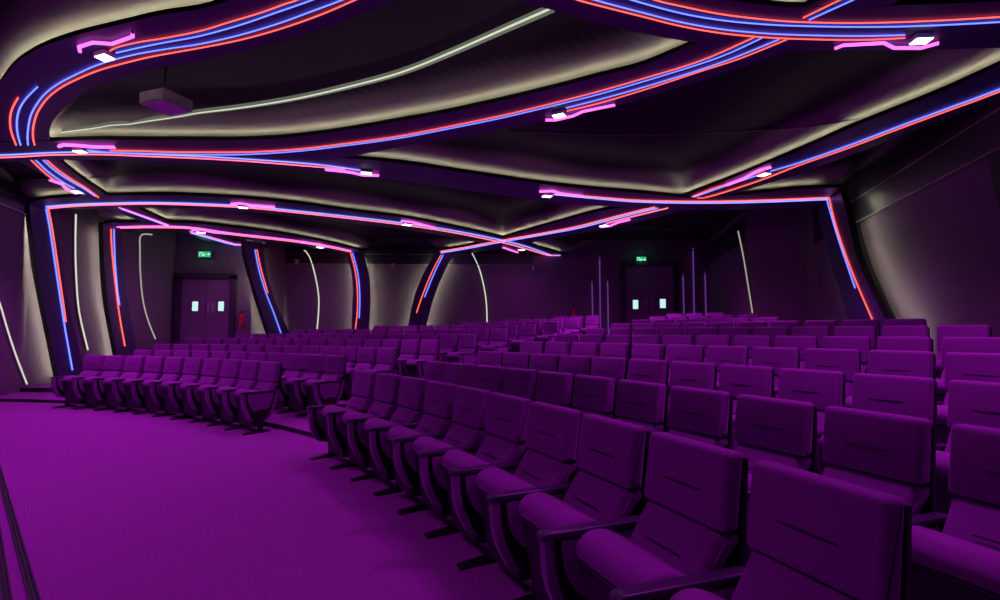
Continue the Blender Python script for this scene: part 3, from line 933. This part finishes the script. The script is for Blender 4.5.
# exit signs
def exit_sign(u, v, w, h, label, dist_seg, off):
    p, seg = wall_hit(u, v, off, dist_seg)
    root = empty('exit_sign', label, 'exit sign', p, 0, 'green exit signs')
    m = px_w(p)
    W, H = w * m, h * m
    bm = bmesh.new(); add_box(bm, (0, 0.03, 0), (W * 1.12, 0.06, H * 1.15)); bev(bm, 0.008, 1)
    add_box(bm, (0, off / 2 + 0.02, H * 0.2), (0.05, max(off - 0.02, 0.02), 0.05))
    obj('sign_box', bm, 'black', root)
    bm = bmesh.new(); add_box(bm, (0, -0.004, 0), (W, 0.008, H)); obj('face', bm, 'exit', root)
    # running figure, doorway and arrow
    bm = bmesh.new()
    def bar(x0, z0, x1, z1, r): add_tube(bm, [(x0 * W, -0.010, z0 * H), (x1 * W, -0.010, z1 * H)], r * H, 5)
    bar(-0.36, -0.32, -0.36, 0.32, 0.05); bar(-0.36, 0.32, -0.18, 0.32, 0.05); bar(-0.18, 0.32, -0.18, -0.32, 0.05)
    bar(-0.02, 0.12, -0.06, -0.08, 0.08); bar(-0.06, -0.08, 0.03, -0.2, 0.05); bar(0.03, -0.2, 0.0, -0.33, 0.05); bar(-0.06, -0.08, -0.13, -0.28, 0.05)
    bar(-0.02, 0.1, 0.06, 0.0, 0.04); bar(-0.02, 0.1, -0.1, 0.06, 0.04); bar(0.0, 0.24, 0.0, 0.27, 0.09)
    bar(0.16, 0.0, 0.42, 0.0, 0.06); bar(0.42, 0.0, 0.33, 0.18, 0.06); bar(0.42, 0.0, 0.33, -0.18, 0.06)
    obj('pictogram', bm, 'exitw', root)
    ld = bpy.data.lights.new('exit_glow', 'POINT'); ld.energy = 0.7; ld.color = (0.02, 1.0, 0.35); ld.shadow_soft_size = 0.08
    lo = bpy.data.objects.new('exit_glow', ld); COL.objects.link(lo); lo.location = p + Vector((0, -0.15, 0))
exit_sign(204.5, 254.3, 11, 5, 'green exit sign above the left door', 6, 0.10)
exit_sign(641.3, 259.6, 9.5, 5.5, 'green exit sign above the rear wall door', 3, 0.10)

# ------------------------------------------------------------------ poles flanking the rear door
for k, (u, v0, v1, lab) in enumerate((
  (592, 281, 318, 'short vertical tube left of the rear door, outermost of three'), (599.5, 256, 330, 'tall vertical tube left of the rear door'),
  (607.5, 280, 330, 'short vertical tube left of the rear door, nearest the door'), (683, 274, 314, 'short vertical tube right of the rear door, nearest the door'),
  (693, 248, 314, 'tall vertical tube right of the rear door'), (705, 272, 315, 'short vertical tube right of the rear door, outermost of three'))):
    a, seg = wall_hit(u, v0, 0.10, 3); b, _ = wall_hit(u + 1.0, v1, 0.10, 3)
    zf = floor_z(b.x, b.y)
    root = empty('wall_tube', lab, 'tube', (b.x, b.y, zf), 0, 'vertical tubes beside the rear door')
    bm = bmesh.new(); add_cyl(bm, (0, 0, 0), (a.x - b.x, a.y - b.y, a.z - zf), 0.026, 12)
    obj('tube', bm, 'tubeglow', root)
    bm = bmesh.new()
    for zz in (0.02, (a.z - zf) * 0.97): add_cyl(bm, (0, 0, zz), (0, 0, zz + 0.05), 0.045, 12)
    add_box(bm, (0, 0.06, (a.z - zf) * 0.8), (0.04, 0.14, 0.04))
    obj('bracket', bm, 'black', root)

# ------------------------------------------------------------------ fire extinguishers
def extinguisher(u, v, hpx, label, seg):
    p, _ = wall_hit(u, v, 0.22, seg)
    H = hpx * px_w(p) * 1.0
    H = max(H, 0.5)
    s = H / 0.6
    root = empty('fire_extinguisher', label, 'fire extinguisher', (p.x, p.y, p.z - H / 2), 0, 'fire extinguishers on the rear walls')
    bm = bmesh.new()
    add_tube(bm, [(0, 0, 0), (0, 0, 0.02 * s), (0, 0, 0.38 * s), (0, 0, 0.43 * s), (0, 0, 0.46 * s)], [0.06 * s, 0.075 * s, 0.075 * s, 0.055 * s, 0.025 * s], 16)
    obj('cylinder', bm, 'redpaint', root)
    bm = bmesh.new(); add_cyl(bm, (0, 0, 0.46 * s), (0, 0, 0.52 * s), 0.022 * s, 10); add_box(bm, (0.03 * s, 0, 0.54 * s), (0.14 * s, 0.025 * s, 0.02 * s))
    obj('valve', bm, 'black', root)
    bm = bmesh.new(); add_tube(bm, [(-0.02 * s, 0, 0.5 * s), (-0.09 * s, 0, 0.47 * s), (-0.10 * s, 0, 0.3 * s), (-0.09 * s, 0, 0.12 * s)], 0.012 * s, 8)
    obj('hose', bm, 'black', root)
    bm = bmesh.new(); add_box(bm, (0.0, -0.073 * s, 0.17 * s), (0.06 * s, 0.012 * s, 0.08 * s)); obj('label_plate', bm, 'white', root)
    bm = bmesh.new(); add_box(bm, (0, 0.12, 0.33 * s), (0.10 * s, 0.12, 0.03)); obj('wall_hook', bm, 'black', root)
extinguisher(241.5, 319, 17, 'red fire extinguisher right of the left door', 5)
extinguisher(574, 312, 10, 'red fire extinguisher on the rear wall left of the tubes', 4)

# ------------------------------------------------------------------ loudspeakers
ZL = 4.32
lc = [at_z(u, v, ZL) for u, v in ((155, 96), (186, 109.5), (176.5, 119), (146, 106))]
q = sum(lc, Vector()) / 4
e = (lc[1] - lc[0]) + (lc[2] - lc[3])
root = empty('loudspeaker', 'boxy loudspeaker hung under the ceiling at upper left', 'loudspeaker', q, math.atan2(e.y, e.x))
LW = e.length / 2; LD = ((lc[3] - lc[0]).length + (lc[2] - lc[1]).length) / 2
bm = bmesh.new(); add_box(bm, (0, 0, 0.075), (LW, LD, 0.15)); bev(bm, 0.014)
obj('cabinet', bm, 'box', root)
bm = bmesh.new(); add_box(bm, (0, 0, -0.004), (LW - 0.05, LD - 0.05, 0.010)); bev(bm, 0.003, 1)
obj('grille', bm, 'grille', root)
bm = bmesh.new()
for x, y in ((-0.03, 0), ):
    add_cyl(bm, (x, y, 0.14), (x, y, ceil_z(q.x, q.y) - ZL - 0.005), 0.014, 10)
obj('hanger_rod', bm, 'black', root)
for u, v, lab in ((297, 262, 'small wall speaker left of the curved rear slot'), (393, 266, 'small wall speaker between the two rear ribs'), (533, 268.5, 'small wall speaker right of the rear wall slot')):
    p, seg = wall_hit(u, v, 0.10, 4)
    root = empty('wall_speaker', lab, 'wall speaker', p, 0, 'small speakers on the rear wall')
    bm = bmesh.new(); add_box(bm, (0, 0, 0), (0.11, 0.14, 0.20)); bev(bm, 0.012, 1); obj('cabinet', bm, 'box', root)
    bm = bmesh.new(); add_box(bm, (0, -0.072, 0), (0.085, 0.01, 0.17)); obj('grille', bm, 'grille', root)
    bm = bmesh.new(); add_box(bm, (0, 0.08, 0), (0.04, 0.07, 0.04)); obj('bracket', bm, 'black', root)

# ------------------------------------------------------------------ auditorium seats
def mesh_from(bm, name, mats):
    me = bpy.data.meshes.new(name); bm.normal_update(); bm.to_mesh(me); bm.free()
    for m in mats: me.materials.append(M[m])
    return me
HW = 0.23
HT = HEAD
def seat_meshes():
    out = {}
    # upper back pad with its stitched slit
    bm = bmesh.new()
    pr = round_poly([(0.0, HT), (-0.042, HT - 0.285), (0.045, HT - 0.29), (0.085, HT - 0.005)], [0.03, 0.015, 0.012, 0.022])
    cushion(bm, pr, HW, 0.022)
    y = -0.026; z = HT - 0.165
    n0 = len(bm.faces)
    add_tube(bm, [(-0.105, y + 0.003, z), (-0.05, y, z), (0.05, y, z), (0.105, y + 0.003, z)], 0.0038, 6, 1)
    out['headrest'] = mesh_from(bm, 'headrest', ['fabric', 'seam'])
    # lower back pad
    bm = bmesh.new()
    pr = round_poly([(-0.035, HT - 0.292), (-0.155, 0.505), (-0.06, 0.47), (0.055, HT - 0.30)], [0.03, 0.025, 0.02, 0.01])
    cushion(bm, pr, HW - 0.005, 0.03, taper=lambda y, z: 1.0 if y > -0.02 else 0.95)
    add_tube(bm, [(-0.10, -0.122, 0.575), (0.10, -0.122, 0.575)], 0.0036, 6, 1)
    out['backrest'] = mesh_from(bm, 'backrest', ['fabric', 'seam'])
    # hard back shell
    bm = bmesh.new()
    pr = round_poly([(0.086, HT - 0.025), (0.03, 0.42), (0.055, 0.40), (0.102, HT - 0.03)], [0.012, 0.01, 0.01, 0.012])
    poly_prism(bm, pr, -HW + 0.003, HW - 0.003)
    bmesh.ops.recalc_face_normals(bm, faces=list(bm.faces))
    out['back_shell'] = mesh_from(bm, 'back_shell', ['shell'])
    # seat cushion
    bm = bmesh.new()
    pr = round_poly([(-0.09, 0.505), (-0.16, 0.545), (-0.26, 0.596), (-0.345, 0.588), (-0.395, 0.53), (-0.375, 0.478), (-0.11, 0.44)], [0.02, 0.05, 0.07, 0.05, 0.04, 0.02, 0.02], 4)
    cushion(bm, pr, 0.233, 0.03)
    out['seat_cushion'] = mesh_from(bm, 'seat_cushion', ['fabric'])
    # pan and skirt below the cushion
    bm = bmesh.new()
    def pan(hx0, hx1):
        top = [(-0.372, 0.474), (-0.05, 0.445)]
        bot = [(-0.305, 0.075), (-0.13, 0.065)]
        vs = []
        for s in (-1, 1):
            vs.append([bm.verts.new((s * hx0, *top[0])), bm.verts.new((s * hx0, *top[1])), bm.verts.new((s * hx1, *bot[1])), bm.verts.new((s * hx1, *bot[0]))])
        A, B = vs
        bm.faces.new(A[::-1]); bm.faces.new(B)
        for k in range(4): bm.faces.new((A[k], A[(k + 1) % 4], B[(k + 1) % 4], B[k]))
    pan(HW - 0.012, HW - 0.05)
    bmesh.ops.recalc_face_normals(bm, faces=list(bm.faces)); bev(bm, 0.010, 2)
    add_tube(bm, [(-HW + 0.012, -0.380, 0.476), (HW - 0.012, -0.380, 0.476)], 0.008, 6)
    out['seat_pan'] = mesh_from(bm, 'seat_pan', ['skirt'])
    # armrest side panel
    panel = round_poly([(-0.515, 0.565), (-0.505, 0.37), (-0.41, 0.195), (-0.13, 0.165), (-0.02, 0.40), (0.02, 0.565)], [0.01, 0.08, 0.03, 0.03, 0.06, 0.01], 4)
    bm = bmesh.new(); poly_prism(bm, panel, -0.026, 0.026); bmesh.ops.recalc_face_normals(bm, faces=list(bm.faces))
    out['arm_panel'] = mesh_from(bm, 'arm_panel', ['fabric'])
    groove = round_poly([(-0.472, 0.56), (-0.462, 0.39), (-0.365, 0.185), (-0.15, 0.18), (-0.07, 0.40), (-0.03, 0.56)], [0.01, 0.08, 0.05, 0.05, 0.06, 0.01], 4)
    ins = round_poly([(-0.44, 0.548), (-0.425, 0.41), (-0.34, 0.30), (-0.265, 0.33), (-0.20, 0.33), (-0.145, 0.315), (-0.09, 0.42), (-0.065, 0.548)], [0.015, 0.08, 0.03, 0.03, 0.03, 0.03, 0.06, 0.015], 4)
    bm = bmesh.new(); poly_prism(bm, groove, -0.0285, 0.0285); bmesh.ops.recalc_face_normals(bm, faces=list(bm.faces))
    out['arm_frame'] = mesh_from(bm, 'arm_frame', ['black'])
    bm = bmesh.new(); poly_prism(bm, ins, -0.031, 0.031); bmesh.ops.recalc_face_normals(bm, faces=list(bm.faces))
    out['arm_insert'] = mesh_from(bm, 'arm_insert', ['fabric'])
    # armrest cap
    bm = bmesh.new()
    cappr = round_poly([(-0.53, 0.558), (-0.53, 0.578), (-0.51, 0.588), (0.015, 0.584), (0.03, 0.562)], [0.006, 0.008, 0.012, 0.008, 0.006])
    cushion(bm, cappr, 0.031, 0.008)
    out['arm_cap'] = mesh_from(bm, 'arm_cap', ['cap'])
    # leg with its foot bar
    bm = bmesh.new()
    add_box(bm, (0, -0.235, 0.10), (0.035, 0.075, 0.20)); bev(bm, 0.006, 1)
    out['leg'] = mesh_from(bm, 'leg', ['black'])
    bm = bmesh.new()
    pr = round_poly([(-0.47, 0.0), (-0.47, 0.016), (-0.29, 0.036), (-0.18, 0.036), (-0.10, 0.018), (-0.10, 0.0)], [0, 0.008, 0.02, 0.02, 0.008, 0], 2)
    poly_prism(bm, pr, -0.032, 0.032); bmesh.ops.recalc_face_normals(bm, faces=list(bm.faces))
    out['foot_bar'] = mesh_from(bm, 'foot_bar', ['black'])
    return out
SM = seat_meshes()
PARTLAB = {'back_shell': 'dark hard back shell', 'seat_pan': 'dark seat pan', 'arm_cap': 'smooth dark armrest cap', 'leg': 'black steel leg'}
def part(name, parent, x=0.0):
    o = bpy.data.objects.new(name, SM[name]); COL.objects.link(o); o.parent = parent; o.location = (x, 0, 0)
    if name in PARTLAB: o['label'] = PARTLAB[name]
    return o
def arm(root, x):
    p = part('arm_panel', root, x)
    part('arm_frame', p); part('arm_insert', p); part('arm_cap', p)
    l = part('leg', root, x)
    part('foot_bar', l)
def build_seat(with_right):
    root = bpy.data.objects.new('auditorium_seat', None); root.empty_display_size = 0.1; COL.objects.link(root)
    for n in ('headrest', 'backrest', 'back_shell', 'seat_cushion', 'seat_pan'): part(n, root)
    arm(root, -0.2735)
    if with_right: arm(root, 0.2735)
    return root
KIDS = {}
def copy_tree(o, parent=None):
    c = o.copy(); COL.objects.link(c)
    if parent is not None: c.parent = parent
    for ch in KIDS[o]: copy_tree(ch, c)
    return c
def index_tree(o):
    KIDS[o] = list(o.children)
    for ch in KIDS[o]: index_tree(ch)
ORD = ['first', 'second', 'third', 'fourth', 'fifth', 'sixth', 'seventh', 'eighth', 'ninth', 'tenth', 'eleventh', 'twelfth', 'thirteenth', 'fourteenth']
proto = {False: build_seat(False), True: build_seat(True)}
index_tree(proto[False]); index_tree(proto[True])
used = {False: False, True: False}
for blk, TT, NN in (('right', TA, NA), ('left', TB, NB)):
    for r in range(10):
        for j in range(NN[r]):
            th = TT[r] + (j - (NN[r] - 1)) * PITCHS / RR[r] + HW / RR[r]
            endp = (j == NN[r] - 1)
            if used[endp]: o = copy_tree(proto[endp])
            else: o = proto[endp]; used[endp] = True
            x, y = polar(RR[r], th)
            o.location = (x, y, FZ[r])
            o.rotation_euler = (0, 0, -th)
            k = j if blk == 'right' else NN[r] - 1 - j          # counted from the aisle between the blocks
            row = 'front row' if r == 0 else ORD[r] + ' row'
            tag(o, 'purple padded seat, %s from the aisle in the %s of the %s block' % (ORD[k], row, blk), 'seat', 'purple seats in the %s block' % blk)

# ------------------------------------------------------------------ world and view
w = bpy.data.worlds.new('world'); sc.world = w; w.use_nodes = True
w.node_tree.nodes['Background'].inputs['Color'].default_value = (0.35, 0.02, 0.5, 1)
w.node_tree.nodes['Background'].inputs['Strength'].default_value = 0.02
sc.view_settings.view_transform = 'Standard'
sc.view_settings.look = 'None'
sc.view_settings.exposure = 0.0
sc.view_settings.gamma = 1.0
sc.view_settings.use_curve_mapping = False
sc.cycles.use_denoising = True
sc.cycles.max_bounces = 6
sc.cycles.diffuse_bounces = 3
sc.cycles.glossy_bounces = 3
sc.cycles.sample_clamp_indirect = 4.0
sc.cycles.caustics_reflective = False
sc.cycles.caustics_refractive = False
